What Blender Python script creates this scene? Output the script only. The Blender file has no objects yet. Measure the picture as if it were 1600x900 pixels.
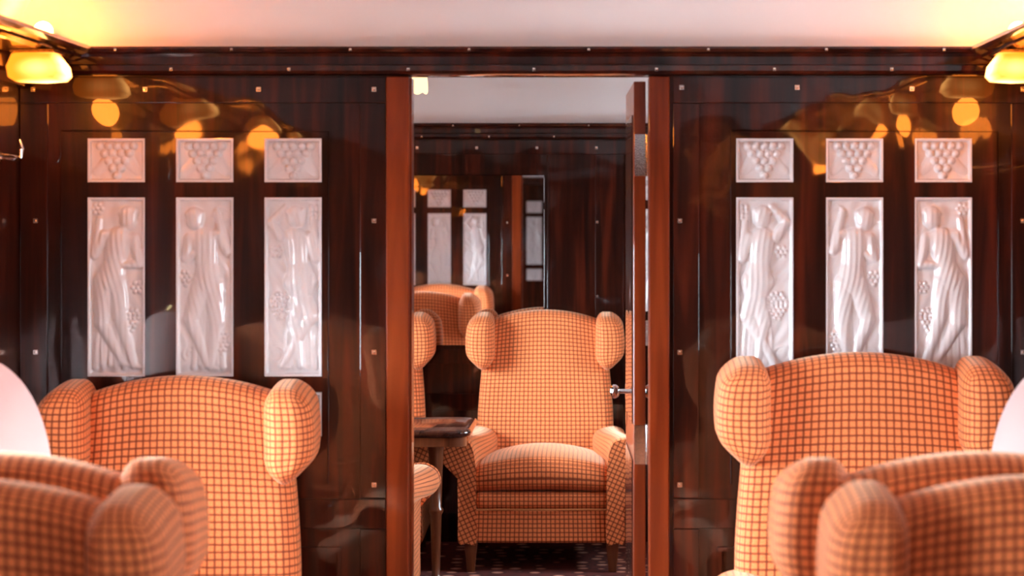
import bpy, bmesh, math, random
import numpy as np
from mathutils import Vector, Matrix
random.seed(4)
S = bpy.context.scene
COL = S.collection
PI = math.pi

# ------------------------------------------------------------------ camera
EYE = 1.5
F = 3400.0                      # focal length in pixels of the 1600 px wide frame
cam_d = bpy.data.cameras.new('camera')
cam = bpy.data.objects.new('camera', cam_d); COL.objects.link(cam)
cam.location = (0, 0, EYE); cam.rotation_euler = (PI/2, 0, 0)
cam_d.sensor_width = 36; cam_d.lens = F/1600*36
cam_d.shift_x = -132/1600; cam_d.shift_y = -100/1600
cam_d.dof.use_dof = True; cam_d.dof.focus_distance = 7.6; cam_d.dof.aperture_fstop = 4.2
cam_d.clip_start = 0.02
S.camera = cam
def PX(px, Y): return (px-932)/F*Y
def PZ(py, Y): return EYE-(py-350)/F*Y

# ------------------------------------------------------------------ light
w = bpy.data.worlds.new('daylight'); S.world = w; w.use_nodes = True
bg = w.node_tree.nodes['Background']
bg.inputs[0].default_value = (0.80, 0.92, 1.0, 1)
# the sky is brighter on the left-hand side of the train and above the horizon
_t = w.node_tree; _tc = _t.nodes.new('ShaderNodeTexCoord'); _sp = _t.nodes.new('ShaderNodeSeparateXYZ')
_t.links.new(_tc.outputs['Generated'], _sp.inputs[0])
_mx = _t.nodes.new('ShaderNodeMapRange'); _mx.inputs[1].default_value = -0.5; _mx.inputs[2].default_value = 0.5
_mx.inputs[3].default_value = 42.0; _mx.inputs[4].default_value = 13.0
_mz = _t.nodes.new('ShaderNodeMapRange'); _mz.inputs[1].default_value = -0.15; _mz.inputs[2].default_value = 0.1
_mz.inputs[3].default_value = 0.35; _mz.inputs[4].default_value = 1.0
_mm = _t.nodes.new('ShaderNodeMath'); _mm.operation = 'MULTIPLY'
_t.links.new(_sp.outputs[0], _mx.inputs[0]); _t.links.new(_sp.outputs[2], _mz.inputs[0])
_t.links.new(_mx.outputs[0], _mm.inputs[0]); _t.links.new(_mz.outputs[0], _mm.inputs[1]); _t.links.new(_mm.outputs[0], bg.inputs[1])
S.view_settings.view_transform = 'Standard'; S.view_settings.look = 'None'
S.view_settings.gamma = 1; S.view_settings.use_curve_mapping = False
S.view_settings.exposure = 1.0
FILL_W = 1.5       # added warm fill point below each cornice lamp, in watts
COVE = ((1.0, 0.22, 0.030), 95.0)

XL, XR = -1.552, 1.205           # side walls
XC = -0.18                       # centre line of the carriage
Y0, YP, YP2, YF = -1.54, 5.86, 5.92, 10.27   # rear wall, partition, far wall
ZC = 1.974                       # top of the cornice
windows = [('L', -0.35, 0.95), ('L', 1.55, 2.2), ('L', 3.75, 5.35), ('L', 6.35, 7.65), ('L', 8.6, 9.55),
           ('R', -0.35, 0.95), ('R', 1.55, 2.2), ('R', 3.75, 5.35), ('R', 6.35, 7.65), ('R', 8.6, 9.55)]
WZ0, WZ1 = 0.72, 1.46
for k, (s, a, b) in enumerate(windows):      # portals: guide the sky light through the window openings
    L = bpy.data.lights.new('window_portal', 'AREA'); L.shape = 'RECTANGLE'
    L.size = b-a; L.size_y = WZ1-WZ0; L.cycles.is_portal = True
    o = bpy.data.objects.new('window_portal', L); COL.objects.link(o)
    x = XL-0.09 if s == 'L' else XR+0.09
    o.location = (x, (a+b)/2, (WZ0+WZ1)/2)
    o.rotation_euler = (0, -PI/2, 0) if s == 'L' else (0, PI/2, 0)
    # size x must run along world Y
    o.rotation_euler = (Matrix.Rotation(-PI/2 if s == 'L' else PI/2, 3, 'Y') @ Matrix.Rotation(PI/2, 3, 'Z')).to_euler()

# ------------------------------------------------------------------ materials
def mat(name):
    m = bpy.data.materials.new(name); m.use_nodes = True
    nt = m.node_tree
    return m, nt, nt.nodes['Principled BSDF']
def N(nt, t, **kw):
    n = nt.nodes.new(t)
    for k, v in kw.items(): setattr(n, k, v)
    return n
def ramp(nt, stops):
    r = N(nt, 'ShaderNodeValToRGB'); e = r.color_ramp.elements
    e[0].position, e[0].color = stops[0][0], (*stops[0][1], 1)
    e[1].position, e[1].color = stops[-1][0], (*stops[-1][1], 1)
    for p, c in stops[1:-1]:
        q = e.new(p); q.color = (*c, 1)
    return r
def wood(name, c1, c2, c3, rough=0.3, coat=0.9, grain=(14, 14, 0.9), wave=0.02, coat_rough=0.03):
    m, nt, b = mat(name)
    tc = N(nt, 'ShaderNodeTexCoord'); mp = N(nt, 'ShaderNodeMapping')
    mp.inputs['Scale'].default_value = grain
    nt.links.new(tc.outputs['Object'], mp.inputs[0])
    n1 = N(nt, 'ShaderNodeTexNoise'); n1.inputs['Scale'].default_value = 1.6; n1.inputs['Detail'].default_value = 7
    n1.inputs['Distortion'].default_value = 0.7
    nt.links.new(mp.outputs[0], n1.inputs['Vector'])
    r = ramp(nt, [(0.3, c1), (0.5, c2), (0.72, c3)])
    nt.links.new(n1.outputs['Fac'], r.inputs[0]); nt.links.new(r.outputs[0], b.inputs['Base Color'])
    b.inputs['Roughness'].default_value = rough
    b.inputs['Coat Weight'].default_value = coat; b.inputs['Coat Roughness'].default_value = coat_rough
    b.inputs['Coat IOR'].default_value = 1.5; b.inputs['Specular IOR Level'].default_value = 0.15
    n2 = N(nt, 'ShaderNodeTexNoise'); n2.inputs['Scale'].default_value = 3.2; n2.inputs['Detail'].default_value = 1.5
    nt.links.new(tc.outputs['Object'], n2.inputs['Vector'])
    bp = N(nt, 'ShaderNodeBump'); bp.inputs['Strength'].default_value = 1.0; bp.inputs['Distance'].default_value = wave
    nt.links.new(n2.outputs['Fac'], bp.inputs['Height'])
    nt.links.new(bp.outputs[0], b.inputs['Coat Normal'])
    return m
M = {}
M['mahogany'] = wood('dark_mahogany', (0.006, 0.0016, 0.0012), (0.024, 0.0042, 0.002), (0.075, 0.010, 0.0035), wave=0.006)
M['red_wood'] = wood('red_mahogany', (0.10, 0.014, 0.004), (0.17, 0.026, 0.006), (0.26, 0.044, 0.009), coat=0.5, wave=0.003)
M['table_wood'] = wood('table_wood', (0.018, 0.006, 0.004), (0.05, 0.014, 0.008), (0.10, 0.03, 0.014), grain=(12, 1.2, 12), wave=0.001, rough=0.15)
M['leg_wood'] = wood('leg_wood', (0.07, 0.018, 0.008), (0.13, 0.035, 0.013), (0.20, 0.06, 0.02), wave=0.001)

def simple(name, col, rough=0.5, metal=0.0, **kw):
    m, nt, b = mat(name)
    b.inputs['Base Color'].default_value = (*col, 1); b.inputs['Roughness'].default_value = rough
    b.inputs['Metallic'].default_value = metal
    n = N(nt, 'ShaderNodeTexNoise'); n.inputs['Scale'].default_value = 30
    bp = N(nt, 'ShaderNodeBump'); bp.inputs['Strength'].default_value = 0.05; bp.inputs['Distance'].default_value = 0.002
    nt.links.new(n.outputs['Fac'], bp.inputs['Height']); nt.links.new(bp.outputs[0], b.inputs['Normal'])
    for k, v in kw.items(): b.inputs[k].default_value = v
    return m
M['ceiling'] = simple('ceiling_enamel', (0.86, 0.88, 0.90), 0.55)
M['nickel'] = simple('nickel', (0.75, 0.73, 0.70), 0.18, 1.0)
M['chrome'] = simple('chrome', (0.78, 0.80, 0.82), 0.08, 1.0)
M['brass'] = simple('brass', (0.75, 0.52, 0.22), 0.2, 1.0)
M['mirror'] = simple('mirror_silver', (0.86, 0.86, 0.87), 0.0, 1.0)
M['black'] = simple('black_shadow_cloth', (0.01, 0.01, 0.012), 0.7)
for l in list(M['mirror'].node_tree.links):
    if l.to_socket.name == 'Normal': M['mirror'].node_tree.links.remove(l)

# frosted pressed glass of the decorative panels
m, nt, b = mat('frosted_glass')
b.inputs['Base Color'].default_value = (0.84, 0.80, 0.81, 1); b.inputs['Roughness'].default_value = 0.2
b.inputs['Coat Weight'].default_value = 0.6; b.inputs['Coat Roughness'].default_value = 0.06; b.inputs['Transmission Weight'].default_value = 0.16
b.inputs['Specular IOR Level'].default_value = 0.7
tr = N(nt, 'ShaderNodeBsdfTranslucent'); tr.inputs[0].default_value = (0.85, 0.82, 0.82, 1)
mx = N(nt, 'ShaderNodeMixShader'); mx.inputs[0].default_value = 0.10
nt.links.new(b.outputs[0], mx.inputs[1]); nt.links.new(tr.outputs[0], mx.inputs[2])
nt.links.new(mx.outputs[0], nt.nodes['Material Output'].inputs[0])
M['relief'] = m

# clear window glass that lets the daylight straight through
m, nt, b = mat('window_glass')
nt.nodes.remove(b)
tp = N(nt, 'ShaderNodeBsdfTransparent'); gl = N(nt, 'ShaderNodeBsdfGlossy'); gl.inputs['Roughness'].default_value = 0.02
fr = N(nt, 'ShaderNodeFresnel'); fr.inputs[0].default_value = 1.45
mx = N(nt, 'ShaderNodeMixShader')
nt.links.new(fr.outputs[0], mx.inputs[0]); nt.links.new(tp.outputs[0], mx.inputs[1]); nt.links.new(gl.outputs[0], mx.inputs[2])
nt.links.new(mx.outputs[0], nt.nodes['Material Output'].inputs[0])
M['pane'] = m

# checked velvet
m, nt, b = mat('checked_velvet')
uv = N(nt, 'ShaderNodeUVMap'); sp = N(nt, 'ShaderNodeSeparateXYZ')
nt.links.new(uv.outputs[0], sp.inputs[0])
def mth(op, a, bb=None):
    n = N(nt, 'ShaderNodeMath', operation=op)
    for i, v in enumerate((a, bb)):
        if v is None: continue
        if isinstance(v, (int, float)): n.inputs[i].default_value = v
        else: nt.links.new(v, n.inputs[i])
    return n.outputs[0]
nz = N(nt, 'ShaderNodeTexNoise'); nz.inputs['Scale'].default_value = 40
nt.links.new(uv.outputs[0], nz.inputs['Vector'])
jit = mth('MULTIPLY', mth('SUBTRACT', nz.outputs['Fac'], 0.5), 0.16)
ln = []
for ax in (0, 1):
    f = mth('FRACT', mth('ADD', mth('MULTIPLY', sp.outputs[ax], 1/0.0192), jit))
    d = mth('MULTIPLY', mth('ABSOLUTE', mth('SUBTRACT', f, 0.5)), 2.0)
    mr = N(nt, 'ShaderNodeMapRange', interpolation_type='SMOOTHSTEP')
    mr.inputs['From Min'].default_value = 0.58; mr.inputs['From Max'].default_value = 0.86
    nt.links.new(d, mr.inputs['Value']); ln.append(mr.outputs[0])
inv = mth('MULTIPLY', mth('SUBTRACT', 1.0, mth('MULTIPLY', ln[0], 0.82)), mth('SUBTRACT', 1.0, mth('MULTIPLY', ln[1], 0.82)))
mc = N(nt, 'ShaderNodeMix', data_type='RGBA')
mc.inputs[6].default_value = (0.17, 0.026, 0.007, 1)
n3 = N(nt, 'ShaderNodeTexNoise'); n3.inputs['Scale'].default_value = 300; nt.links.new(uv.outputs[0], n3.inputs['Vector'])
rp = ramp(nt, [(0.3, (0.70, 0.180, 0.050)), (0.7, (0.88, 0.265, 0.094))])
nt.links.new(n3.outputs['Fac'], rp.inputs[0])
nt.links.new(inv, mc.inputs[0]); nt.links.new(rp.outputs[0], mc.inputs[7])
nt.links.new(mc.outputs[2], b.inputs['Base Color'])
b.inputs['Roughness'].default_value = 0.75; b.inputs['Specular IOR Level'].default_value = 0.25
b.inputs['Sheen Weight'].default_value = 0.55; b.inputs['Sheen Roughness'].default_value = 0.35
b.inputs['Sheen Tint'].default_value = (1, 0.72, 0.5, 1)
bp = N(nt, 'ShaderNodeBump'); bp.inputs['Strength'].default_value = 0.5; bp.inputs['Distance'].default_value = 0.0015
nt.links.new(inv, bp.inputs['Height']); nt.links.new(bp.outputs[0], b.inputs['Normal'])
M['velvet'] = m
M['piping'] = simple('piping_cord', (0.55, 0.20, 0.06), 0.7)

# carpet
m, nt, b = mat('carpet')
tc = N(nt, 'ShaderNodeTexCoord'); vo = N(nt, 'ShaderNodeTexVoronoi'); vo.inputs['Scale'].default_value = 11; vo.inputs['Randomness'].default_value = 0.35
nt.links.new(tc.outputs['Object'], vo.inputs['Vector'])
r = ramp(nt, [(0.0, (0.75, 0.50, 0.40)), (0.24, (0.60, 0.24, 0.15)), (0.32, (0.06, 0.010, 0.010)), (0.5, (0.12, 0.016, 0.012)), (1.0, (0.16, 0.03, 0.02))])
nt.links.new(vo.outputs['Distance'], r.inputs[0]); nt.links.new(r.outputs[0], b.inputs['Base Color'])
b.inputs['Roughness'].default_value = 0.95
M['carpet'] = m

def emit(name, core, s_core, edge, s_edge):
    m, nt, b = mat(name); nt.nodes.remove(b)
    e1 = N(nt, 'ShaderNodeEmission'); e1.inputs[0].default_value = (*core, 1); e1.inputs[1].default_value = s_core
    e2 = N(nt, 'ShaderNodeEmission'); e2.inputs[0].default_value = (*edge, 1); e2.inputs[1].default_value = s_edge
    tc = N(nt, 'ShaderNodeTexCoord'); g = N(nt, 'ShaderNodeTexGradient', gradient_type='SPHERICAL')
    mp = N(nt, 'ShaderNodeMapping'); nt.links.new(tc.outputs['Object'], mp.inputs[0])
    nt.links.new(mp.outputs[0], g.inputs[0])
    mx = N(nt, 'ShaderNodeMixShader'); pw = N(nt, 'ShaderNodeMath', operation='POWER'); pw.inputs[1].default_value = 2.2
    nt.links.new(g.outputs[0], pw.inputs[0]); nt.links.new(pw.outputs[0], mx.inputs[0])
    nt.links.new(e2.outputs[0], mx.inputs[1]); nt.links.new(e1.outputs[0], mx.inputs[2])
    nt.links.new(mx.outputs[0], nt.nodes['Material Output'].inputs[0])
    return m, mp
M['lamp_glass'], mp = emit('lit_lamp_glass', (1, 0.48, 0.13), 34, (1.0, 0.19, 0.010), 1.5)
mp.inputs['Scale'].default_value = (9.5, 9, 16); mp.inputs['Location'].default_value = (-0.15, 0, 0.1)
M['bulb'], _ = emit('lit_bulb', COVE[0], COVE[1], COVE[0], COVE[1])
M['tulip'], mp = emit('lit_tulip_glass', (1.0, 0.85, 0.62), 2.6, (1.0, 0.60, 0.28), 1.3)
mp.inputs['Scale'].default_value = (14, 14, 14)

# lampshade silk
m, nt, b = mat('silk_shade')
b.inputs['Base Color'].default_value = (0.60, 0.46, 0.45, 1); b.inputs['Roughness'].default_value = 0.6
tr = N(nt, 'ShaderNodeBsdfTranslucent'); tr.inputs[0].default_value = (0.60, 0.42, 0.40, 1)
mx = N(nt, 'ShaderNodeMixShader'); mx.inputs[0].default_value = 0.45
nt.links.new(b.outputs[0], mx.inputs[1]); nt.links.new(tr.outputs[0], mx.inputs[2])
nt.links.new(mx.outputs[0], nt.nodes['Material Output'].inputs[0])
M['silk'] = m

# ------------------------------------------------------------------ mesh builder
class MB:
    def __init__(s): s.v = []; s.f = []; s.uv = []
    def add(s, vs, fs, uvs=None):
        o = len(s.v); s.v += [tuple(p) for p in vs]
        for i, f in enumerate(fs):
            s.f.append([o+k for k in f])
            s.uv.append(uvs[i] if uvs else [(0, 0)]*len(f))
        return s
    def box(s, x0, x1, y0, y1, z0, z1):
        x0, x1 = sorted((x0, x1)); y0, y1 = sorted((y0, y1)); z0, z1 = sorted((z0, z1))
        vs = [(x, y, z) for z in (z0, z1) for y in (y0, y1) for x in (x0, x1)]
        return s.add(vs, [(0, 2, 3, 1), (4, 5, 7, 6), (0, 1, 5, 4), (2, 6, 7, 3), (0, 4, 6, 2), (1, 3, 7, 5)])
    def tube(s, pts, r, n=10, caps=True):
        pts = [Vector(p) for p in pts]; rs = r if isinstance(r, (list, tuple)) else [r]*len(pts)
        rings = []; up = Vector((0.123, 0.31, 0.94)).normalized()
        for i, p in enumerate(pts):
            t = (pts[min(i+1, len(pts)-1)]-pts[max(i-1, 0)]).normalized()
            a = t.cross(up)
            if a.length < 1e-3: a = t.cross(Vector((1, 0, 0)))
            a.normalize(); c = t.cross(a)
            rings.append([p+(a*math.cos(2*PI*k/n)+c*math.sin(2*PI*k/n))*rs[i] for k in range(n)])
        vs = [q for r_ in rings for q in r_]; fs = []
        for i in range(len(rings)-1):
            for k in range(n):
                fs.append((i*n+k, i*n+(k+1) % n, (i+1)*n+(k+1) % n, (i+1)*n+k))
        if caps: fs += [tuple(range(n))[::-1], tuple((len(rings)-1)*n+k for k in range(n))]
        return s.add(vs, fs)
    def lathe(s, prof, c=(0, 0, 0), n=32, flute=0):
        vs = []; fs = []
        for r, z in prof:
            for k in range(n):
                a = 2*PI*k/n; rr = r*(1+flute*math.cos(8*a))
                vs.append((c[0]+rr*math.cos(a), c[1]+rr*math.sin(a), c[2]+z))
        for i in range(len(prof)-1):
            for k in range(n):
                fs.append((i*n+k, i*n+(k+1) % n, (i+1)*n+(k+1) % n, (i+1)*n+k))
        return s.add(vs, fs)
    def prism(s, poly, axis, a, b):
        # polygon in the two other axes, extruded along axis from a to b
        def p3(u, v, t): return {'x': (t, u, v), 'y': (u, t, v), 'z': (u, v, t)}[axis]
        n = len(poly)
        vs = [p3(u, v, a) for u, v in poly]+[p3(u, v, b) for u, v in poly]
        fs = [tuple(range(n)), tuple(range(2*n-1, n-1, -1))]+[(k, n+k, n+(k+1) % n, (k+1) % n) for k in range(n)]
        return s.add(vs, fs)
    def build(s, name, m, parent=None, smooth=True, merge=1e-5, angle=40):
        me = bpy.data.meshes.new(name)
        me.from_pydata(s.v, [], s.f); ul = me.uv_layers.new(name='UVMap')
        li = 0
        for f in s.uv:
            for q in f: ul.data[li].uv = q; li += 1
        bm = bmesh.new(); bm.from_mesh(me)
        bmesh.ops.remove_doubles(bm, verts=bm.verts, dist=merge)
        bmesh.ops.dissolve_degenerate(bm, dist=1e-7, edges=bm.edges)
        bmesh.ops.recalc_face_normals(bm, faces=bm.faces)
        for f in bm.faces: f.smooth = smooth
        for e in bm.edges:
            if len(e.link_faces) == 2 and e.calc_face_angle(0) > math.radians(angle): e.smooth = False
        bm.to_mesh(me); bm.free()
        me.materials.append(m)
        o = bpy.data.objects.new(name, me); COL.objects.link(o)
        if parent: o.parent = parent
        return o
def bevel(o, wd, seg=2):
    b = o.modifiers.new('bevel', 'BEVEL'); b.width = wd; b.segments = seg; b.limit_method = 'ANGLE'
    return o
def tag(o, label=None, cat=None, group=None, kind=None):
    if label: o['label'] = label
    if cat: o['category'] = cat
    if group: o['group'] = group
    if kind: o['kind'] = kind
    return o
def empty(name, loc=(0, 0, 0), rz=0):
    o = bpy.data.objects.new(name, None); COL.objects.link(o)
    o.location = loc; o.rotation_euler.z = rz; o.empty_display_size = 0.1
    return o
def copy_tree(o, parent=None):
    c = o.copy(); COL.objects.link(c); c.parent = parent
    for ch in list(o.children): copy_tree(ch, c)
    return c
def struct(o, label=None):
    o['kind'] = 'structure'
    if label: o['label'] = label
    return o

def rbox(mb, c, size, r, n=(12, 8, 12), deform=None, faces='all'):
    """rounded box, UV in metres unrolled per side"""
    r = Vector((r, r, r)) if not hasattr(r, '__len__') else Vector(r)
    h = Vector(size)/2
    r = Vector([min(r[i], h[i]*0.999) for i in range(3)])
    def P(p):
        inn = Vector([max(-(h[i]-r[i]), min(h[i]-r[i], p[i])) for i in range(3)])
        d = Vector([(p[i]-inn[i])/r[i] for i in range(3)])
        if d.length > 1e-9:
            d.normalize()
        q = Vector([inn[i]+d[i]*r[i] for i in range(3)])
        q = Vector(c)+q
        if deform: q = Vector(deform(q.x, q.y, q.z))
        return q
    for ax in range(3):
        a, b_ = [(1, 2), (0, 2), (0, 1)][ax]
        for sg in (-1, 1):
            na, nb = n[a], n[b_]
            def ticks(nn, hh, rr):
                k = 5; t = [-hh+rr*(1-math.cos(PI/2*i/k)) if False else -hh+rr*i/k for i in range(k)]
                t += [-hh+rr+(2*hh-2*rr)*i/nn for i in range(nn+1)]
                t += [hh-rr+rr*i/k for i in range(1, k+1)]
                return t
            ta, tb = ticks(na, h[a], r[a]), ticks(nb, h[b_], r[b_])
            vs = []; uvs = []
            for tb_ in tb:
                for ta_ in ta:
                    p = [0, 0, 0]; p[ax] = sg*h[ax]; p[a] = ta_; p[b_] = tb_
                    vs.append(P(Vector(p))); uvs.append((c[a]+ta_, c[b_]+tb_))
            fs = []; fu = []
            W = len(ta)
            for j in range(len(tb)-1):
                for i in range(W-1):
                    f = (j*W+i, j*W+i+1, (j+1)*W+i+1, (j+1)*W+i)
                    fs.append(f); fu.append([uvs[k] for k in f])
            mb.add(vs, fs, fu)
    return mb

def smooth_poly(pts, sub=4):
    """closed Catmull-Rom through 2-D points"""
    n = len(pts); out = []
    for i in range(n):
        p0, p1, p2, p3 = [np.array(pts[(i+k-1) % n], float) for k in range(4)]
        for j in range(sub):
            t = j/sub
            out.append(0.5*((2*p1)+(-p0+p2)*t+(2*p0-5*p1+4*p2-p3)*t*t+(-p0+3*p1-3*p2+p3)*t**3))
    return out

# ------------------------------------------------------------------ wing armchair
def make_chair():
    root = empty('wing_armchair')
    def lean(y, z): return y+max(0, z-0.40)*0.10
    # backrest: rolls gently over at the top, arched crest
    def back_def(x, y, z):
        t = max(0.0, (z-0.62)/0.48)
        z2 = z-0.034*(x/0.235)**2*t*t
        w_ = 1+0.05*math.cos((z-0.5)*4.5) - 0.03*t
        y2 = lean(y, z)+0.018*math.sin((z-0.4)*5.0)-0.012*math.cos(x*5.0)
        return (x*w_, y2, z2)
    mb = MB(); rbox(mb, (0, 0.285, 0.735), (0.600, 0.145, 0.735), (0.045, 0.055, 0.05), (20, 6, 26), back_def)
    mb.build('backrest', M['velvet'], root, angle=80)
    for sx in (-1, 1):
        def wing_def(x, y, z, sx=sx):
            # x local 0 .. 0.135 outward
            t = (1.095-z)/0.275           # 0 top, 1 bottom
            u = x/0.135
            bulge = 0.86+0.16*math.sin(PI*min(1, max(0, t*0.9+0.05)))
            
            if t < 0.22: bulge *= 1-0.14*((0.22-t)/0.22)**2
            fwd = (0.34-y)/0.28
            zz = z-0.035*max(0, fwd)**2*(1-t)+0.03*max(0, u)*(t**3)
            k_ = 1.0 if t < 0.70 else 1-0.55*((t-0.70)/0.30)**1.5
            X = 0.232+0.131*(0.55+(u*bulge-0.55)*k_)
            Y = lean(y, z)+0.04*t*fwd
            return (sx*X, Y, zz)
        mb = MB(); rbox(mb, (0.0675, 0.215, 0.957), (0.135, 0.25, 0.275), (0.050, 0.065, 0.055), (6, 12, 12), wing_def)
        mb.build('wing', M['velvet'], root, angle=80)
    # arms: rolled scroll that flares outward at the front
    front = [(.280, .13), (.32, .128), (.356, .13), (.358, .24), (.360, .36), (.362, .445), (.380, .466), (.418, .468), (.438, .505),
             (.425, .548), (.385, .573), (.340, .574), (.305, .555), (.288, .50), (.280, .42), (.280, .28)]
    back = [(.25, .13), (.30, .128), (.345, .13), (.347, .24), (.348, .36), (.350, .42), (.356, .47), (.364, .50), (.366, .535),
            (.350, .556), (.310, .568), (.268, .564), (.232, .545), (.218, .51), (.225, .42), (.250, .28)]
    fp, bpz = smooth_poly(front), smooth_poly(back)
    n = len(fp)
    # arc length starting at the inner bottom
    arc = [0.0]
    for i in range(n): arc.append(arc[-1]+np.linalg.norm(fp[(i+1) % n]-fp[i]))
    for sx in (-1, 1):
        mb = MB(); rings = []
        K = 22; r0 = 0.03
        ys = []
        for k in range(6):
            a = PI/2*k/5; ys.append((-0.43+r0*(1-math.sin(a)), 1-0.13*(1-math.cos(PI/2*(1-k/5)))))
        for k in range(1, K+1): ys.append((-0.40+0.70*k/K, 1))
        for y, sc in ys:
            t = max(0, min(1, (y+0.40)/0.62)); t = t*t*(3-2*t)
            sec = [(1-t)*fp[i]+t*bpz[i] for i in range(n)]
            cen = sum(sec)/n
            rings.append([(sx*(cen[0]+(p[0]-cen[0])*sc), y+0.03*(0.57-p[1])*(1-t), cen[1]+(p[1]-cen[1])*sc) for p in sec])
        rings_y = [y for y, s_ in ys]
        ordered = rings[:6][::-1]+rings[6:]; oy = rings_y[:6][::-1]+rings_y[6:]
        if oy[0] > oy[1]:  # keep front first
            ordered = sorted(zip(oy, range(len(oy))), key=lambda q: q[0])
        idx = sorted(range(len(ys)), key=lambda q: ys[q][0])
        R_ = [rings[i] for i in idx]; YY = [ys[i][0] for i in idx]
        vs = [p for r_ in R_ for p in r_]; fs = []; fu = []
        for i in range(len(R_)-1):
            for k in range(n):
                fs.append((i*n+k, i*n+(k+1) % n, (i+1)*n+(k+1) % n, (i+1)*n+k))
                fu.append([(arc[k], YY[i]), (arc[k+1], YY[i]), (arc[k+1], YY[i+1]), (arc[k], YY[i+1])])
        for ring, base in ((R_[0], 0), (R_[-1], (len(R_)-1)*n)):
            cx = sum(p[0] for p in ring)/n; cy = sum(p[1] for p in ring)/n; cz = sum(p[2] for p in ring)/n
            ci = len(vs); 
            # an inner ring keeps the fan well shaped
            inner = [(cx+(p[0]-cx)*0.5, p[1], cz+(p[2]-cz)*0.5) for p in ring]
            vs += inner; vs.append((cx, cy, cz))
            def rot(p):   # the check runs diagonally across the arm front
                a_, b_ = abs(p[0]), p[2]; th = 0.42 if b_ < 0.5 else 0.42
                return (a_*math.cos(th)-b_*math.sin(th), a_*math.sin(th)+b_*math.cos(th))
            for k in range(n):
                k2 = (k+1) % n
                fs.append((base+k, base+k2, ci+k2, ci+k)); fu.append([rot(ring[k]), rot(ring[k2]), rot(inner[k2]), rot(inner[k])])
                fs.append((ci+k, ci+k2, ci+n)); fu.append([rot(inner[k]), rot(inner[k2]), rot((cx, cy, cz))])
        mb.add(vs, fs, fu)
        mb.build('arm', M['velvet'], root, angle=60)
    # loose seat cushion, crowned
    def cush(x, y, z):
        t = max(0, (z-0.40)/0.07)
        cr = max(0, 1-(x/0.315)**2)*max(0, 1-((y+0.08)/0.36)**4)
        z2 = z+0.045*cr*t-(0.012*(1-t) if z < 0.40 else 0)*max(0, 1-(x/0.32)**2)
        z2 += 0.022*(1-(x/0.3)**2)-0.012
        y2 = y-0.022*(1-(x/0.3)**2)
        return (x*(1-0.14*max(0, (y+0.1)/0.32)), y2, z2)
    mb = MB(); rbox(mb, (0, -0.10, 0.41), (0.625, 0.62, 0.105), (0.05, 0.05, 0.05), (20, 18, 3), cush)
    cu = mb.build('seat_cushion', M['velvet'], root, angle=80)
    pts = []
    for k in range(33):
        x = -0.302+0.604*k/32
        e = max(0, (abs(x)-0.265)/0.037)
        q = cush(x, -0.408+0.02*e*e, 0.441)
        pts.append((q[0], q[1]+0.012, q[2]))
    MB().tube(pts, 0.0035, 6).build('piping', M['piping'], cu)
    # upholstered base
    def basedef(x, y, z): return (x*(1+0.02*(0.27-z)/0.14), y-0.006*math.cos(x*5), z)
    mb = MB(); rbox(mb, (0, -0.035, 0.20), (0.580, 0.73, 0.144), (0.012, 0.012, 0.010), (18, 10, 6), basedef)
    mb.build('seat_base', M['velvet'], root, angle=60)
    mb = MB(); rbox(mb, (0, -0.045, 0.309), (0.574, 0.72, 0.074), (0.022, 0.028, 0.028), (18, 10, 3))
    fb = mb.build('front_border', M['velvet'], root, angle=60)
    MB().tube([(x/20*0.288, -0.412-0.004*math.cos(x/4), 0.2725) for x in range(-20, 21)], 0.0035, 6).build('piping', M['piping'], fb)
    for sx in (-1, 1):
        for y, tw in ((-0.375, 1), (0.32, 0)):
            mb = MB(); prof = []
            for z, r_ in ((0.0, .017), (0.05, .021), (0.10, .026), (0.14, .029)):
                prof.append((z, r_))
            vs = []; 
            for z, r_ in prof:
                cx = sx*(0.305-(0.0 if tw else 0.01)); cy = y+(0 if tw else 0.03*(0.14-z)/0.14)
                vs += [(cx-r_, cy-r_, z), (cx+r_, cy-r_, z), (cx+r_, cy+r_, z), (cx-r_, cy+r_, z)]
            fs = [(0, 3, 2, 1), (12, 13, 14, 15)]
            for i in range(3):
                for k in range(4): fs.append((i*4+k, i*4+(k+1) % 4, i*4+4+(k+1) % 4, i*4+4+k))
            mb.add(vs, fs); bevel(mb.build('leg', M['leg_wood'], root), 0.003)
    return root

# ------------------------------------------------------------------ structure helpers
def slab(mb, axis, t0, t1, u0, u1, z0, z1, holes):
    """wall slab across axis ('y': spans x, 'x': spans y) with rectangular holes"""
    us = sorted(set([u0, u1]+[h[i] for h in holes for i in (0, 1)])); zs = sorted(set([z0, z1]+[h[i] for h in holes for i in (2, 3)]))
    us = [u for u in us if u0 <= u <= u1]; zs = [z for z in zs if z0 <= z <= z1]
    def solid(i, j):
        if i < 0 or j < 0 or i >= len(us)-1 or j >= len(zs)-1: return False
        cu, cz = (us[i]+us[i+1])/2, (zs[j]+zs[j+1])/2
        return not any(h[0] < cu < h[1] and h[2] < cz < h[3] for h in holes)
    def p(u, t, z): return (u, t, z) if axis == 'y' else (t, u, z)
    for i in range(len(us)-1):
        for j in range(len(zs)-1):
            if not solid(i, j): continue
            a, b, c, d = us[i], us[i+1], zs[j], zs[j+1]
            for t in (t0, t1): mb.add([p(a, t, c), p(b, t, c), p(b, t, d), p(a, t, d)], [(0, 1, 2, 3)])
            for (di, dj, q) in ((-1, 0, [(a, c), (a, d)]), (1, 0, [(b, c), (b, d)]), (0, -1, [(a, c), (b, c)]), (0, 1, [(a, d), (b, d)])):
                if not solid(i+di, j+dj):
                    (ua, za), (ub, zb) = q
                    mb.add([p(ua, t0, za), p(ub, t0, zb), p(ub, t1, zb), p(ua, t1, za)], [(0, 1, 2, 3)])
    return mb

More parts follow.
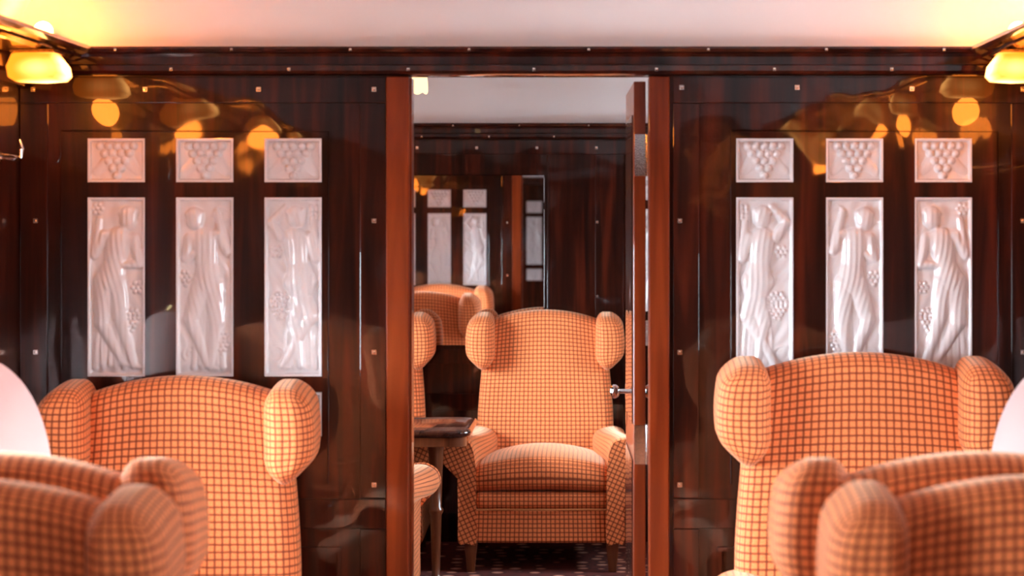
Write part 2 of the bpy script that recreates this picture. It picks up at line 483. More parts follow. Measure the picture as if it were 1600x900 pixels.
# panel layout (x centres, rows of z)
PCX = [-1.293, -1.055, -0.817, 0.453, 0.695, 0.934]
PW = 0.155
ROWS = [(1.612, 1.731), (1.089, 1.572), (0.928, 1.048)]
def holes_for(cols): return [(c-PW/2, c+PW/2, a, b) for c in cols for a, b in ROWS]
DOOR = (-0.503, 0.141, 1.900)

# floor, ceiling
st = MB().box(XL-0.06, XR+0.06, Y0-0.06, YF+0.06, -0.05, 0).build('floor', M['carpet'], smooth=False); struct(st)
def vault_z(x):
    u = (x-XC)/((XR-XL)/2+0.02); return 1.955+0.50*math.sqrt(max(0, 1-abs(u)**2.2))
mb = MB(); K = 48
hw = (XR-XL)/2+0.02
xs = [XC-hw*math.cos(PI*k/K) for k in range(K+1)]
vs = []; fs = []
for y in (Y0-0.06, YF+0.06):
    for x in xs: vs.append((x, y, vault_z(x)))
    for x in xs: vs.append((x, y, vault_z(x)+0.05))
n = K+1
for k in range(K):
    fs.append((k, k+1, 2*n+k+1, 2*n+k)); fs.append((n+k, n+k+1, 3*n+k+1, 3*n+k))
fs += [(0, n, 3*n, 2*n), (K, n+K, 3*n+K, 2*n+K)]
mb.add(vs, fs); struct(mb.build('ceiling', M['ceiling'], angle=30))

# cross walls
def cross_wall(name, y0, y1, holes, parent_extra=None):
    mb = slab(MB(), 'y', y0, y1, XL, XR, 0, ZC-0.004, holes)
    return struct(mb.build(name, M['mahogany'], smooth=False))
wall_mid = cross_wall('wall_middle', YP, YP2, holes_for(PCX)+[(DOOR[0], DOOR[1], -0.001, DOOR[2])])
FCX = [0.262, 0.500, 0.738, 0.976]
wall_far = cross_wall('wall_front', YF, YF+0.06, [])
wall_rear = cross_wall('wall_back', Y0-0.06, Y0, [])
def lunette(name, y0, y1):
    xs_ = [XC-hw*0.995*math.cos(PI*k/K) for k in range(K+1)]
    poly = [(xs_[0], ZC-0.004)]+[(x, vault_z(x)+0.01) for x in xs_]+[(xs_[-1], ZC-0.004)]
    return struct(MB().prism(poly, 'y', y0, y1).build(name, M['ceiling'], smooth=False))
lunette('wall_middle_lunette', YP+0.002, YP2-0.002); lunette('wall_front_lunette', YF+0.002, YF+0.058); lunette('wall_back_lunette', Y0-0.058, Y0-0.002)

# cornice profile (depth outward, z below ZC)
CP = [(0, 0), (.052, 0), (.055, -.006), (.050, -.014), (.034, -.018), (.030, -.026), (.030, -.046), (.040, -.050), (.042, -.064), (.034, -.072), (.018, -.074), (0, -.075)]
def cornice_x(name, y, d, parent=None):
    poly = [(y+d*(a+0.0005 if a == 0 else a), ZC+z) for a, z in CP]
    return struct(MB().prism(poly, 'x', XL+0.001, XR-0.001).build(name, M['mahogany'], smooth=False))
cornice_x('trim_1', YP, -1); cornice_x('trim_2', YP2, 1); cornice_x('trim_3', YF, -1); cornice_x('trim_4', Y0, 1)
# side cornices: deep shelf profile
SP = [(0, 0.004), (.185, 0.004), (.203, 0.0), (.206, -.010), (.196, -.018), (.180, -.022), (.176, -.030), (.160, -.034), (.156, -.036), (.12, -.036), (.06, -.036), (.055, -.075), (.03, -.080), (.026, -.105), (0, -.110)]
ti = 5
for (xw, d) in ((XL, 1), (XR, -1)):
    for (a, b_) in ((Y0+0.053, YP-0.053), (YP2+0.053, YF-0.053)):
        poly = [(xw+d*p, ZC+z) for p, z in SP]
        struct(MB().prism(poly, 'y', a, b_).build('trim_%d' % ti, M['mahogany'], smooth=False)); ti += 1
# side walls with window openings
for s, name, x0, x1 in (('L', 'wall_left', XL-0.06, XL), ('R', 'wall_right', XR, XR+0.06)):
    hs = [(a, b_, WZ0, WZ1) for ss, a, b_ in windows if ss == s]
    struct(slab(MB(), 'x', x0, x1, Y0-0.06, YF+0.06, 0, 2.02, hs).build(name, M['mahogany'], smooth=False))
for k, (s, a, b_) in enumerate(windows):
    x0, x1 = (XL-0.055, XL+0.018) if s == 'L' else (XR-0.018, XR+0.055)
    mb = MB(); fw = 0.04
    mb.box(x0, x1, a-0.03, a+fw, WZ0-0.03, WZ1+0.03); mb.box(x0, x1, b_-fw, b_+0.03, WZ0-0.03, WZ1+0.03)
    mb.box(x0, x1, a+fw, b_-fw, WZ0-0.03, WZ0+fw); mb.box(x0, x1, a+fw, b_-fw, WZ1-fw, WZ1+0.03)
    wo = struct(mb.build('window_%d' % (k+1), M['mahogany'], smooth=False))
    xm = (x0+x1)/2
    p = MB().box(xm-0.003, xm+0.003, a+fw, b_-fw, WZ0+fw, WZ1-fw).build('pane', M['pane'], wo, smooth=False)

# ---- joinery on a face of a cross wall (d = outward direction along y)
def joinery(parent, y, d, door=True, mirror_cut=None):
    mb = MB(); t = 0.009
    zt, zr = 1.895, PZ(161, YP)
    xs_l = (XL+0.002, PX(75, YP)); stl = (PX(563, YP), DOOR[0]-0.063)
    e = 0.0004
    def bx(x0, x1, z0, z1, tt=t): mb.box(x0, x1, y+d*e*0, y+d*tt, z0, z1)
    for sg in (0, 1):
        def X(x): return x if sg == 0 else 2*XC-x
        xa = XL+0.002 if sg == 0 else 2*XC-XR+0.002
        bx(X(xa), X(stl[1]), zr, zt)                                   # top rail
        bx(X(xa), X(xs_l[1]), 0.02, zr-0.002)                             # outer stile
        bx(X(stl[0]), X(stl[1]), PZ(779, YP)+0.002, zr-0.002)             # inner stile
        bx(X(xs_l[1])+(0.002 if sg == 0 else -0.002), X(stl[1]), PZ(825, YP), PZ(779, YP), 0.013)   # dado rail
        bx(X(xs_l[1])+(0.002 if sg == 0 else -0.002), X(stl[1]), 0.02, 0.14)
        bx(X(stl[0])+0.0, X(stl[1]), 0.142, PZ(825, YP)-0.002)
        # thin bead round the glass field
        for (a, b_, c_, d_) in ((PX(95, YP), PX(97, YP), 0.80, PZ(204, YP)), (PX(512, YP), PX(514, YP), 0.80, PZ(204, YP)),
                                (PX(97, YP), PX(512, YP), PZ(204, YP)-0.004, PZ(204, YP))):
            bx(X(a), X(b_), c_, d_, 0.004)
        # bolection moulding of lower panel
        x0, x1, z0, z1 = X(xs_l[1])+(0.05 if sg == 0 else -0.05), X(stl[0])+(-0.05 if sg == 0 else 0.05), 0.19, PZ(825, YP)-0.05
        for q in ((x0, x1, z0, z0+0.012), (x0, x1, z1-0.012, z1)): bx(*q, 0.010)
        for q in ((x0, x0+(0.012 if sg == 0 else -0.012), z0+.012, z1-.012), (x1, x1-(0.012 if sg == 0 else -0.012), z0+.012, z1-.012)): bx(*q, 0.010)
    o = mb.build('panel_frame', M['mahogany'], parent, smooth=False); bevel(o, 0.0015, 2)
def casing(parent, y, d):
    for sg in (0, 1):
        x0, x1 = (DOOR[0]-0.062, DOOR[0]-0.0) if sg == 0 else (DOOR[1], DOOR[1]+0.055)
        o = MB().box(x0, x1, y+d*0.0005, y+d*0.020, 0.0, 1.897).build('door_casing', M['red_wood'], parent, smooth=False); bevel(o, 0.004, 3)
def screws(parent, y, d, pts, s=0.0062):
    for x, z in pts:
        mb = MB(); mb.box(x-s, x+s, y, y+d*0.0022, z-s, z+s)
        mb.lathe([(0.0036, 0.0), (0.0036, 0.0012), (0.0008, 0.0016)], (0, 0, 0), 10)
        k = len(mb.v)-30
        for i in range(k, len(mb.v)):
            a, b_, c_ = mb.v[i]; mb.v[i] = (x+a, y+d*(0.0020+c_), z+b_)
        mb.build('screw_cap', M['nickel'], parent, smooth=False)
joinery(wall_mid, YP, -1); casing(wall_mid, YP, -1)
joinery(wall_mid, YP2, 1); casing(wall_mid, YP2, 1)
# door reveal linings
o = MB().box(DOOR[0]-0.001, DOOR[0]+0.006, YP-0.004, YP2+0.004, 0, 1.893).box(DOOR[1]-0.001, DOOR[1]+0.001, YP-0.004, YP2+0.004, 0, 1.893).build('door_lining', M['red_wood'], wall_mid, smooth=False)
pm = [(57, 345), (57, 550), (228, 140), (405, 140), (53, 140)]
sc_front = [(PX(a, YP), PZ(b_, YP)) for a, b_ in [(57, 345), (57, 550), (53, 140), (228, 140), (405, 140), (585, 140), (585, 345), (585, 550), (585, 757),
            (1065, 137), (1245, 137), (1424, 139), (1597, 140), (1062, 345), (1062, 550), (1062, 757), (1597, 345), (1597, 550)]]
screws(wall_mid, YP-0.009, -1, sc_front)
cz = [(PX(a, YP), PZ(110, YP)) for a in (272, 455, 640, 835, 1025, 1208, 1390)]
screws(wall_mid, YP-0.041, -1, cz, 0.004)
screws(wall_mid, YP-0.0535, -1, [(PX(a, YP), PZ(80, YP)) for a in (187, 367, 551, 735, 920, 1105, 1288, 1470)], 0.0035)
screws(wall_mid, YP2+0.009, 1, [p for p in sc_front if p[0] < 0])

# ---- far wall joinery
mb = MB(); yf = YF
MXR = PX(851, YF); MZ0, MZ1 = 0.926, PZ(273, YF)
mb.box(XL+0.002, XR-0.002, yf, yf-0.009, PZ(241, YF), 1.895)                 # top rail
mb.box(PX(930, YF), PX(974, YF), yf, yf-0.009, 0.02, PZ(241, YF)-0.002)
mb.box(MXR+0.012, MXR+0.02, yf, yf-0.006, 0.02, PZ(241, YF)-0.002)
mb.box(XL+0.002, MXR+0.01, yf, yf-0.012, 0.84, 0.91)                            # dado rail
mb.box(XL+0.002, MXR+0.01, yf, yf-0.012, 0.62, 0.70)
mb.box(XL+0.002, MXR+0.01, yf, yf-0.009, 0.02, 0.14)
mb.box(1.12, XR-0.002, yf, yf-0.009, 0.02, PZ(241, YF)-0.002)
bevel(mb.build('panel_frame', M['mahogany'], wall_far, smooth=False), 0.0015)
screws(wall_far, YF-0.009, -1, [(PX(a, YF), PZ(231, YF)) for a in (652, 745, 839, 932)]+[(PX(933, YF), PZ(347, YF)), (PX(933, YF), PZ(463, YF))], 0.0065)
screws(wall_far, YF-0.041, -1, [(PX(a, YF), PZ(214, YF)) for a in (660, 765, 866)], 0.004)
screws(wall_far, YF-0.0535, -1, [(PX(a, YF), PZ(197, YF)) for a in (709, 812, 920)], 0.0035)
screws(wall_far, YF, -1, [(PX(668, YF), PZ(619, YF))], 0.006)
o = MB().box(XL+0.06, MXR, YF-0.001, YF-0.008, MZ0, MZ1).build('wall_mirror', M['mirror'], smooth=False)
bevel(o, 0.004, 1); tag(o, 'large frameless mirror on the far wall reflecting the glass-panelled partition', 'mirror')

# ---- pressed glass panels
def relief_height(fig, nx, nz, W, H):
    u = (np.arange(nx)/(nx-1)-0.5)*W; v = (np.arange(nz)/(nz-1))*H
    U, V = np.meshgrid(u, v)
    h = np.zeros_like(U); fs_ = {'a': 0.3, 'b': 1.7, 'c': 3.1}.get(fig, 0)
    def dome(d, r, k): return np.where(d < r, k*np.sqrt(np.maximum(0, 1-(d/r)**2)), 0)
    def cap(x1, z1, x2, z2, r1, r2, k=1.0):
        nonlocal h
        dx, dz = x2-x1, z2-z1; L2 = dx*dx+dz*dz+1e-12
        t = np.clip(((U-x1)*dx+(V-z1)*dz)/L2, 0, 1)
        d = np.hypot(U-(x1+t*dx), V-(z1+t*dz)); r = r1+(r2-r1)*t
        g = np.where(d < r, k*0.105*np.sqrt(r)*(1+0.05*np.sin(U*420+V*60+3*np.sin(V*22+fs_)))*np.sqrt(np.maximum(0, 1-(d/r)**2)), 0)
        h = np.maximum(h, g)
    def grapes(cx, cz, rows, s=0.0100, k=1.0):
        nonlocal h
        for j, nrow in enumerate(rows):
            for i in range(nrow):
                gx = cx+(i-(nrow-1)/2)*s; gz = cz-j*s*0.88
                h = np.maximum(h, dome(np.hypot(U-gx, V-gz), s*0.52, 0.0105*k))
    def swirl(cx, cz, r, sg=1, turns=1.6, w_=0.006):
        nonlocal h
        for k in range(60):
            a = k/60*turns*2*PI; rr = r*(1-k/75)
            x, z = cx+sg*rr*math.cos(a), cz+rr*math.sin(a)
            h = np.maximum(h, dome(np.hypot(U-x, V-z), w_*(1-k/110), 0.0050))
    q_ = 0.0010 if fig == 'grapes' else 0.0028
    h += q_*np.sin(U*110+np.sin(V*34+fs_)*2.5)*np.sin(V*60+U*50+fs_)+q_
    if fig == 'grapes':
        grapes(0.0, H*0.83, [5, 4, 3, 2, 1], 0.0225, 1.25)
        cap(-.055, H*.25, -.02, H*.5, .012, .02, .35); cap(.055, H*.25, .03, H*.5, .012, .02, .35)
    else:
        P = dict(
            # generic draped dancers: shoulder, hip, knee and foot positions in panel fractions
            a=dict(head=(.20, .885), neck=(.12, .82), sh=[(-.22, .79), (.30, .77)], hip=(-.12, .53), kn=[(-.26, .30), (.06, .33)], ft=[(.12, .07), (.30, .06)],
                   el=[(-.40, .68), (.40, .63)], ha=[(-.30, .88), (.02, .62)], gr=[(.36, .52, [2, 3, 2]), (.26, .37, [3, 4, 4, 3, 2, 1]), (-.34, .96, [2, 3, 2])], sw=[(-.24, .10, 1)]),
            b=dict(head=(-.18, .88), neck=(-.08, .81), sh=[(-.28, .77), (.26, .79)], hip=(.06, .52), kn=[(-.24, .32), (.20, .30)], ft=[(.04, .06), (.10, .05)],
                   el=[(-.34, .66), (.38, .70)], ha=[(-.10, .70), (.20, .92)], gr=[(.30, .24, [3, 4, 4, 3, 2, 1]), (-.34, .58, [2, 3, 2, 1])], sw=[(-.26, .12, 1), (.30, .90, -1)]),
            c=dict(head=(.04, .89), neck=(.04, .82), sh=[(-.20, .78), (.28, .78)], hip=(.12, .53), kn=[(.30, .34), (.02, .30)], ft=[(-.20, .06), (.12, .06)],
                   el=[(-.38, .86), (.40, .66)], ha=[(-.12, .95), (.34, .86)], gr=[(-.22, .46, [3, 4, 5, 5, 4, 3, 2]), (.36, .95, [2, 2, 2, 2]), (-.30, .72, [2, 3, 2])], sw=[(.30, .13, -1), (-.32, .12, 1)]))[fig]
        T = lambda p: (p[0]*W, p[1]*H)
        w1 = W*0.17
        for gx, gz, rows in P['gr']: grapes(gx*W, gz*H, rows, 0.0125, .9)
        for sx, sz, sg in P['sw']: swirl(sx*W, sz*H, 0.026, sg)
        (hx, hz), (nx_, nz_), (px_, pz_) = T(P['head']), T(P['neck']), T(P['hip'])
        sh = [T(q) for q in P['sh']]; mid = ((sh[0][0]+sh[1][0])/2, (sh[0][1]+sh[1][1])/2)
        wx = (mid[0]*.45+px_*.55, mid[1]*.4+pz_*.6)
        # drapery folds flowing from hips
        for k in range(7):
            fx = px_+(k-3)*W*.085
            cap(px_+(k-3)*W*.05, pz_, fx+W*.03*math.sin(k*2.1), H*(.05+.02*(k % 2)), .007, .010, .75)
        for i in (0, 1):
            k_, f_ = T(P['kn'][i]), T(P['ft'][i])
            cap(px_+(-1, 1)[i]*W*.09, pz_, k_[0], k_[1], .032, .023); cap(k_[0], k_[1], f_[0], f_[1], .022, .011)
            cap(f_[0], f_[1], f_[0]+W*.12, f_[1]-H*.012, .009, .006)
            e_, a_ = T(P['el'][i]), T(P['ha'][i])
            cap(sh[i][0], sh[i][1], e_[0], e_[1], .016, .014, 1.2); cap(e_[0], e_[1], a_[0], a_[1], .014, .010, 1.2)
        cap(px_, pz_, wx[0], wx[1], .042, .030); cap(wx[0], wx[1], mid[0], mid[1]-.01, .030, .037)
        cap(sh[0][0], sh[0][1], sh[1][0], sh[1][1], .016, .016)
        cap(mid[0], mid[1], hx, hz, .011, .010); cap(hx, hz-.006, hx, hz+.008, .024, .025, 1.2)
        cap(hx-.016, hz+.012, hx+.016, hz+.016, .011, .011, 1.3)
    # soften
    for _ in range(1):
        h[1:-1, 1:-1] = (h[1:-1, 1:-1]*4+h[:-2, 1:-1]+h[2:, 1:-1]+h[1:-1, :-2]+h[1:-1, 2:])/8
    h = np.minimum(h, 0.024)
    # raised flat rim and the sunk ground inside it
    bd = np.minimum(np.minimum(U+W/2, W/2-U), np.minimum(V, H-V))
    rim = np.clip((bd-0.0065)/0.002, 0, 1)
    return np.where(bd < 0.0065, 0.011, 0.011*(1-rim)+h*rim)
def panel_mesh(fig, W, H, step=0.0024):
    nx, nz = int(W/step)+1, int(H/step)+1
    h = relief_height(fig, nx, nz, W, H)
    T0 = 0.021      # half thickness of the ground
    vs = []; fs = []
    for side in (-1, 1):
        o = len(vs)
        for j in range(nz):
            for i in range(nx):
                vs.append(((i/(nx-1)-.5)*W, side*(T0+h[j, i]), j/(nz-1)*H))
        for j in range(nz-1):
            for i in range(nx-1):
                fs.append((o+j*nx+i, o+j*nx+i+1, o+(j+1)*nx+i+1, o+(j+1)*nx+i))
    A = nx*nz
    ring = [i for i in range(nx)]+[j*nx+nx-1 for j in range(1, nz)]+[(nz-1)*nx+i for i in range(nx-2, -1, -1)]+[j*nx for j in range(nz-2, 0, -1)]
    for k in range(len(ring)):
        a, b_ = ring[k], ring[(k+1) % len(ring)]; fs.append((a, b_, A+b_, A+a))
    o = MB().add(vs, fs).build('glass_panel', M['relief'], merge=1e-7, angle=70)
    me = o.data; bpy.data.objects.remove(o); return me
g = 0.0015
PM = {k: panel_mesh(k, PW-g, ROWS[1][1]-ROWS[1][0]-g) for k in 'abc'}
PM['u'] = panel_mesh('grapes', PW-g, ROWS[0][1]-ROWS[0][0]-g, 0.0018)
def place_panel(x, y, row, fig, label, group, flip=False):
    me = PM['u'] if row != 1 else PM[fig]
    o = bpy.data.objects.new('glass_panel', me); COL.objects.link(o)
    o.location = (x, y, ROWS[row][0]+g/2)
    if flip: o.rotation_euler.z = PI
    tag(o, label, 'decorative panel', group)
    return o
pos_l = ['outermost', 'middle', 'doorway-side']
yc = (YP+YP2)/2
for i, x in enumerate(PCX):
    side = 'left' if i < 3 else 'right'
    pos = ['leftmost', 'middle', 'rightmost'][i % 3]
    fig = 'abccba'[i]
    place_panel(x, yc, 0, 'u', f'small frosted glass grape panel, {pos} of three, partition {side} of doorway', 'grape panels on the partition', flip=i >= 3)
    place_panel(x, yc, 1, fig, f'tall frosted glass figure panel, {pos} of three, partition {side} of doorway', 'tall relief panels on the partition', flip=i >= 3)
    place_panel(x, yc, 2, 'u', f'small low glass panel below the {pos} tall one, partition {side} of the doorway', 'low glass panels on the partition', flip=i >= 3)

# panels mounted on the far wall right of its door and on the rear wall behind the camera
for i, x in enumerate(FCX):
    for r_ in (0, 1, 2):
        place_panel(x, YF-0.012, r_, 'cabc'[i], ['small grape glass panel', 'tall relief glass panel', 'low small glass panel'][r_]+f' on the far wall behind the open door, {["first", "second", "third", "fourth"][i]} from the door', 'glass panels on the far wall')
for i, x in enumerate((-1.11, -0.87, -0.63)):
    for r_ in (0, 1, 2):
        place_panel(x, Y0+0.012, r_, 'abc'[i], ['small grape glass panel', 'tall relief glass panel', 'low small glass panel'][r_]+f' on the wall seen deepest in the mirror, {["outermost", "middle", "innermost"][i]} column', 'glass panels on the wall behind the viewer')

# ---- open door leaf, hinged on the right jamb, swung into the far saloon
dr = empty('door_1', (0.134, YP2+0.006, 0)); struct(dr, 'open door leaf of polished red-brown wood folded back into the far saloon')
LX0, LX1, LL = -0.0325, 0.0, 0.625
o = MB().box(LX0, LX1, 0.0, LL, 0.012, 1.888).build('door_leaf', M['red_wood'], dr, smooth=False); bevel(o, 0.002)
mb = MB()
for (a, b_, c_, d_) in ((0.07, LL-0.07, 0.15, 0.85), (0.07, LL-0.07, 0.95, 1.80)):
    mb.box(LX0-0.003, LX0, a, b_, c_, d_); mb.box(LX1, LX1+0.003, a, b_, c_, d_)
mb.build('door_panel', M['mahogany'], dr, smooth=False)
for (za, zb) in ((PZ(275, 5.93), PZ(210, 5.93)), (PZ(725, 5.93), PZ(664, 5.93))):
    mb = MB(); mb.box(LX0+0.002, LX1-0.0, -0.0035, 0.0, za, zb)
    mb.box(LX1+0.0005, LX1+0.0025, -0.003, 0.03, za, zb)
    mb.tube([(LX1+0.004, -0.004, za), (LX1+0.004, -0.004, zb)], 0.0045, 10)
    for zz in (0.2, 0.5, 0.8):
        for xx in (-0.026, -0.012):
            c = (xx, -0.0035, za+(zb-za)*zz); mb.tube([c, (xx, -0.006, c[2])], 0.0035, 8)
    mb.build('hinge', M['chrome'], dr)
kz = 1.0
for sx in (-1, 1):
    xb = LX0 if sx < 0 else LX1
    mb = MB(); mb.tube([(xb, LL-0.05, kz), (xb+sx*0.03, LL-0.05, kz)], 0.007, 10)
    pr = [(0.008, 0.020), (0.016, 0.024), (0.021, 0.032), (0.021, 0.040), (0.015, 0.047), (0.0, 0.050)]
    mb.tube([(xb+sx*z, LL-0.05, kz) for r_, z in pr], [max(r_, .001) for r_, z in pr], 16)
    mb.tube([(xb, LL-0.05, kz), (xb+sx*0.003, LL-0.05, kz)], 0.024, 16)
    mb.build('door_knob', M['chrome'], dr)
mb = MB().box(LX0-0.0015, LX0, LL-0.08, LL-0.02, 0.90, 1.08); mb.build('lock_plate', M['chrome'], dr, smooth=False)
dr.rotation_euler.z = math.radians(1.2)

# ------------------------------------------------------------------ armchairs
GRP = 'checked wing armchairs'
proto = make_chair()
chairs = [
  # x, y, facing (0 = towards the camera), scale, label
  (-1.083, 5.37, 0, 1.0, 'orange checked wing armchair facing us with its back to the partition, left of the doorway'),
  (0.693, 5.36, 0, 1.055, 'orange checked wing armchair facing us with its back to the partition, right of the doorway'),
  (-1.063, 4.13, PI, 1.0, 'orange checked wing armchair seen from behind, at the left beside the lampshade'),
  (0.674, 4.13, PI, 1.0, 'orange checked wing armchair seen from behind, at the right beside the lampshade'),
  (-0.985, 3.05, 0, 1.0, 'blurred orange checked wing armchair nearest to us in the bottom left corner'),
  (0.700, 3.10, 0, 1.0, 'blurred orange checked wing armchair nearest to us in the bottom right corner'),
  (-0.236, 9.76, 0, 1.0, 'orange checked wing armchair framed whole by the doorway, facing us'),
  (-1.09, 9.76, 0, 1.0, 'wing armchair against the far wall behind the table, mostly hidden by the left door post'),
  (-1.04, 8.00, PI, 1.0, 'wing armchair facing away at the left door post, its arm showing below the table'),
  (-1.045, 6.38, PI, 1.0, 'wing armchair seen only in the mirror, standing against the partition'),
]
for i, (x, y, rz, sc, lb) in enumerate(chairs):
    o = proto if i == 0 else copy_tree(proto)
    o.location = (x, y, 0); o.rotation_euler.z = rz; o.scale = (sc*(0.985, 1.0, 1.0, 1.0, 0.94, 0.965, 1, 0.95, 1, 1)[i], sc, sc)
    tag(o, lb, 'armchair', GRP)

# ------------------------------------------------------------------ tables
def make_table(x0, x1, y0, y1, z, leg_y=0.0):
    """x0 wall end, x1 inner end"""
    s = 1 if x1 > x0 else -1
    root = empty('side_table', (x0, (y0+y1)/2, 0))
    L = abs(x1-x0); hy = (y1-y0)/2
    def outline(ins, r=0.07):
        pts = [(0.0, -hy+ins)]
        for k in range(9):
            a = -PI/2+PI/2*k/8; pts.append((L-ins-r+r*math.cos(a), -hy+ins+r+r*math.sin(a)))
        for k in range(9):
            a = PI/2*k/8; pts.append((L-ins-r+r*math.cos(a), hy-ins-r+r*math.sin(a)))
        pts.append((0.0, hy-ins)); return [(s*a, b_) for a, b_ in pts]
    mb = MB(); prof = [(0.012, z-0.034), (0.002, z-0.026), (0.0, z-0.016), (0.002, z-0.006), (0.008, z), (0.016, z), (0.022, z-0.006)]
    n = len(outline(0)); vs = []; fs = []
    for ins, zz in prof: vs += [(a, b_, zz) for a, b_ in outline(ins)]
    for i in range(len(prof)-1):
        for k in range(n): fs.append((i*n+k, i*n+(k+1) % n, (i+1)*n+(k+1) % n, (i+1)*n+k))
    fs += [tuple(range(n))[::-1], tuple((len(prof)-1)*n+k for k in range(n))]
    mb.add(vs, fs); mb.build('table_top', M['table_wood'], root, angle=50)
    mb = MB(); a = outline(0.02, 0.06); mb.prism(a, 'z', z-0.072, z-0.034); mb.build('apron', M['leg_wood'], root, angle=50)
    lx = s*(L-0.16)
    prof = [(.020, 0), (.024, .01), (.017, .02), (.020, .12), (.024, .27), (.031, .285), (.031, .295), (.024, .305), (.027, .42), (.032, .54), (.036, .565), (.034, z-.072)]
    mb = MB(); mb.lathe(prof, (lx, leg_y, 0), 20); mb.build('leg', M['leg_wood'], root, angle=50)
    mb = MB(); mb.box(s*0.0, s*0.03, -hy+0.05, hy-0.05, z-0.16, z-0.073); mb.build('wall_bracket', M['leg_wood'], root)
    return root
TZ = 0.652
t = make_table(XL+0.001, PX(736, 9.0), 8.95, 9.56, TZ, -0.055); tag(t, 'dark glossy wooden table with rounded corner standing left of the doorway armchair', 'table', 'window tables')
t = make_table(XL+0.001, XL+0.75, 4.45, 5.05, TZ); tag(t, 'window table under the left lampshade, between the two facing armchairs', 'table', 'window tables')
t = make_table(XR-0.001, XR-0.75, 4.46, 4.89, TZ); tag(t, 'window table under the right lampshade, between the two facing armchairs', 'table', 'window tables')

# ------------------------------------------------------------------ table lamps
def make_lamp():
    root = empty('table_lamp')
    MB().lathe([(0, 0), (.075, 0), (.078, .008), (.06, .016), (.03, .03), (.014, .05), (0, .05)], n=28).build('base', M['brass'], root)
    MB().lathe([(.012, .045), (.016, .08), (.010, .12), (.009, .28), (.014, .30), (.018, .33), (.0, .34)], n=20).build('stem', M['brass'], root)
    prof = []
    for k in range(25):
        a = k/24*PI/2*0.97
        prof.append((0.170*math.cos(a)**0.95, 0.28+0.285*math.sin(a)))
    MB().lathe(prof, n=64, flute=0.012).build('lamp_shade', M['silk'], root, angle=70)
    mb = MB(); pts = [(0.1705*math.cos(2*PI*k/48), 0.1705*math.sin(2*PI*k/48), 0.28) for k in range(49)]
    mb.tube(pts, 0.004, 6, False)
    mb.build('shade_trim', simple('shade_binding', (0.80, 0.52, 0.45), 0.6), root)
    MB().lathe([(.0, .555), (.010, .562), (.013, .572), (.006, .584), (0, .594)], n=14).build('finial', M['brass'], root)
    return root
la = make_lamp(); la.location = (-1.362, 4.75, TZ-0.006); tag(la, 'white silk domed table lamp at the left edge', 'lamp', 'domed table lamps')
lb = copy_tree(la); lb.location = (1.020, 4.70, TZ-0.006); tag(lb, 'white silk domed table lamp at the right edge', 'lamp', 'domed table lamps')

# ------------------------------------------------------------------ cornice lamps: glass bowl under the cornice, bulb above it
def make_sconce():
    root = empty('cornice_lamp')
    # rounded glass trough, x out from the wall 0 .. 0.17
    mb = MB(); secs = []
    for k in range(9):
        a = k/8*PI
        secs.append((-0.085*math.cos(a), 0.62+0.38*math.sin(a)**0.6))
    outline = [(0.015, -0.045), (0.02, -0.078), (0.035, -0.088), (0.10, -0.090), (0.150, -0.086), (0.163, -0.070), (0.158, -0.040), (0.135, -0.004), (0.08, 0.0), (0.03, -0.004)]
    n = len(outline); vs = []; fs = []
    for y, s_ in secs:
        vs += [(0.09+(x-0.09)*s_, y, -0.045+(z+0.045)*s_) for x, z in outline]
    for i in range(len(secs)-1):
        for k in range(n): fs.append((i*n+k, i*n+(k+1) % n, (i+1)*n+(k+1) % n, (i+1)*n+k))
    fs += [tuple(range(n))[::-1], tuple((len(secs)-1)*n+k for k in range(n))]
    vs = [(x-0.09, y, z+0.045) for x, y, z in vs]
    o = MB().add(vs, fs).build('glass_shade', M['lamp_glass'], root, angle=60); o.location = (0.09, 0, -0.038); o.scale = (1, 1, 0.84)
    mb = MB().box(0.03, 0.14, -0.06, 0.06, -0.003, 0.004); mb.build('mounting_plate', M['brass'], root, smooth=False)
    L = bpy.data.lights.new('lamp_fill', 'POINT'); L.energy = FILL_W; L.color = (1.0, 0.23, 0.025); L.shadow_soft_size = 0.04  # unseen point light below the glass, added to warm the nearest chairs
    lo = bpy.data.objects.new('lamp_fill', L); COL.objects.link(lo); lo.parent = root; lo.location = (0.09, 0, -0.112)
    return root
def make_bulb():
    root = empty('cove_lamp')
    MB().box(-.014, .014, -.004, .022, 0, .04).build('lamp_holder', M['brass'], root)
    mb = MB(); mb.lathe([(.010, .03), (.016, .042), (.024, .058), (.026, .072), (.021, .088), (.010, .097), (0.0005, .099)], n=20)
    bo = mb.build('bulb', M['bulb'], root); bo.rotation_euler.x = PI/2; bo.location = (0, 0.03, 0.029)
    return root
sc0 = make_sconce(); bu0 = make_bulb()
first = True; firstb = True
def ordinal(k): return ['nearest the partition', 'second from the partition', 'third from the partition', 'fourth from the partition'][k]
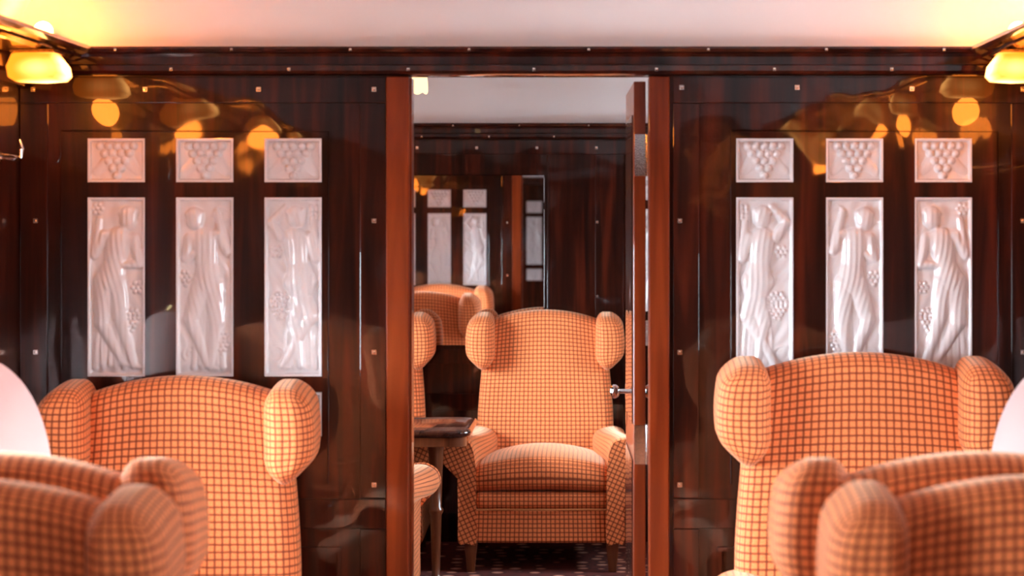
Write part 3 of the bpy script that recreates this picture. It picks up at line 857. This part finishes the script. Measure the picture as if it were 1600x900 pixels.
for sg, xw in ((1, XL), (-1, XR)):
    side = 'left' if sg > 0 else 'right'
    for k, y in enumerate((5.50, 4.15, 2.80, 1.45)):
        o = sc0 if first else copy_tree(sc0); first = False
        o.location = (xw+sg*0.055, y, ZC-0.0415); o.rotation_euler.z = 0 if sg > 0 else PI
        tag(o, f'glowing glass lamp under the {side} cornice, {ordinal(k)}', 'lamp', 'glass lamps under the cornices')
    for k, y in enumerate((5.77,)):
        o = bu0 if firstb else copy_tree(bu0); firstb = False
        o.location = (xw+sg*0.095, y, ZC+0.0045); o.rotation_euler.z = 0
        tag(o, f'bright bulb on top of the {side} cornice lighting the ceiling corner', 'lamp', 'uplights on the cornices')
    for k, y in enumerate((6.6, 8.2, 9.6)):
        o = copy_tree(sc0); o.location = (xw+sg*0.055, y, ZC-0.0415); o.rotation_euler.z = 0 if sg > 0 else PI
        tag(o, f'glowing glass lamp under the {side} cornice of the far saloon, {["first", "second", "third"][k]} beyond the doorway', 'lamp', 'glass lamps of the far saloon')

# tulip lamp hanging in the far saloon
YT = 8.0
tl = empty('pendant_lamp', (PX(655, YT), YT, 0)); tag(tl, 'small lit tulip glass lamp hanging at the top left of the doorway', 'lamp')
zt = vault_z(PX(655, YT)); zb = PZ(147, YT)
prof = [(.012, .088), (.020, .082), (.027, .065), (.030, .04), (.031, .015), (.0305, 0.004)]
mb = MB(); n = 40; vs = []; fs = []
for r_, z in prof:
    for k in range(n):
        a = 2*PI*k/n; sc_ = 0.007*abs(math.sin(a*2.5)) if z < 0.01 else 0
        vs.append((r_*(1+.05*math.cos(5*a))*math.cos(a), r_*(1+.05*math.cos(5*a))*math.sin(a), zb+z-0.004+0.008-1.2*sc_))
for i in range(len(prof)-1):
    for k in range(n): fs.append((i*n+k, i*n+(k+1) % n, (i+1)*n+(k+1) % n, (i+1)*n+k))
o = MB().add(vs, fs).build('tulip_shade', M['tulip'], tl)
MB().tube([(0, 0, zb+0.088), (0, 0, zt+0.003)], 0.005, 10).build('rod', M['brass'], tl)
MB().lathe([(.016, zb+.082), (.018, zb+.10), (.008, zb+.115), (0, zb+.115)], n=16).build('cap', M['brass'], tl)
MB().lathe([(.035, zt+.004), (.035, zt-.006), (.012, zt-.022), (0, zt-.022)], n=20).build('ceiling_rose', M['brass'], tl)

# chrome rails beside the windows
for sg, xw, lab in ((1, XL, 'left'), (-1, XR, 'right')):
    root = empty('curtain_rail', (xw, 5.0, 1.675)); 
    mb = MB(); mb.tube([(sg*0.045, -1.1, 0), (sg*0.045, 0.70, 0)], 0.0045, 10); mb.build('rail', M['chrome'], root)
    for yy in (-1.05, 0.66):
        mb = MB()
        mb.tube([(0.0, yy, 0.0), (sg*0.035, yy, -0.006), (sg*0.052, yy, 0.0), (sg*0.058, yy, 0.02), (sg*0.052, yy, 0.045)], [.006, .006, .007, .006, .004], 10)
        mb.tube([(0, yy, 0.0), (sg*0.003, yy, 0.0)], 0.016, 16)
        mb.build('bracket', M['chrome'], root)
    tag(root, f'chrome curtain rail with upturned bracket on the {lab} wall above the armchairs', 'rail', 'curtain rails')
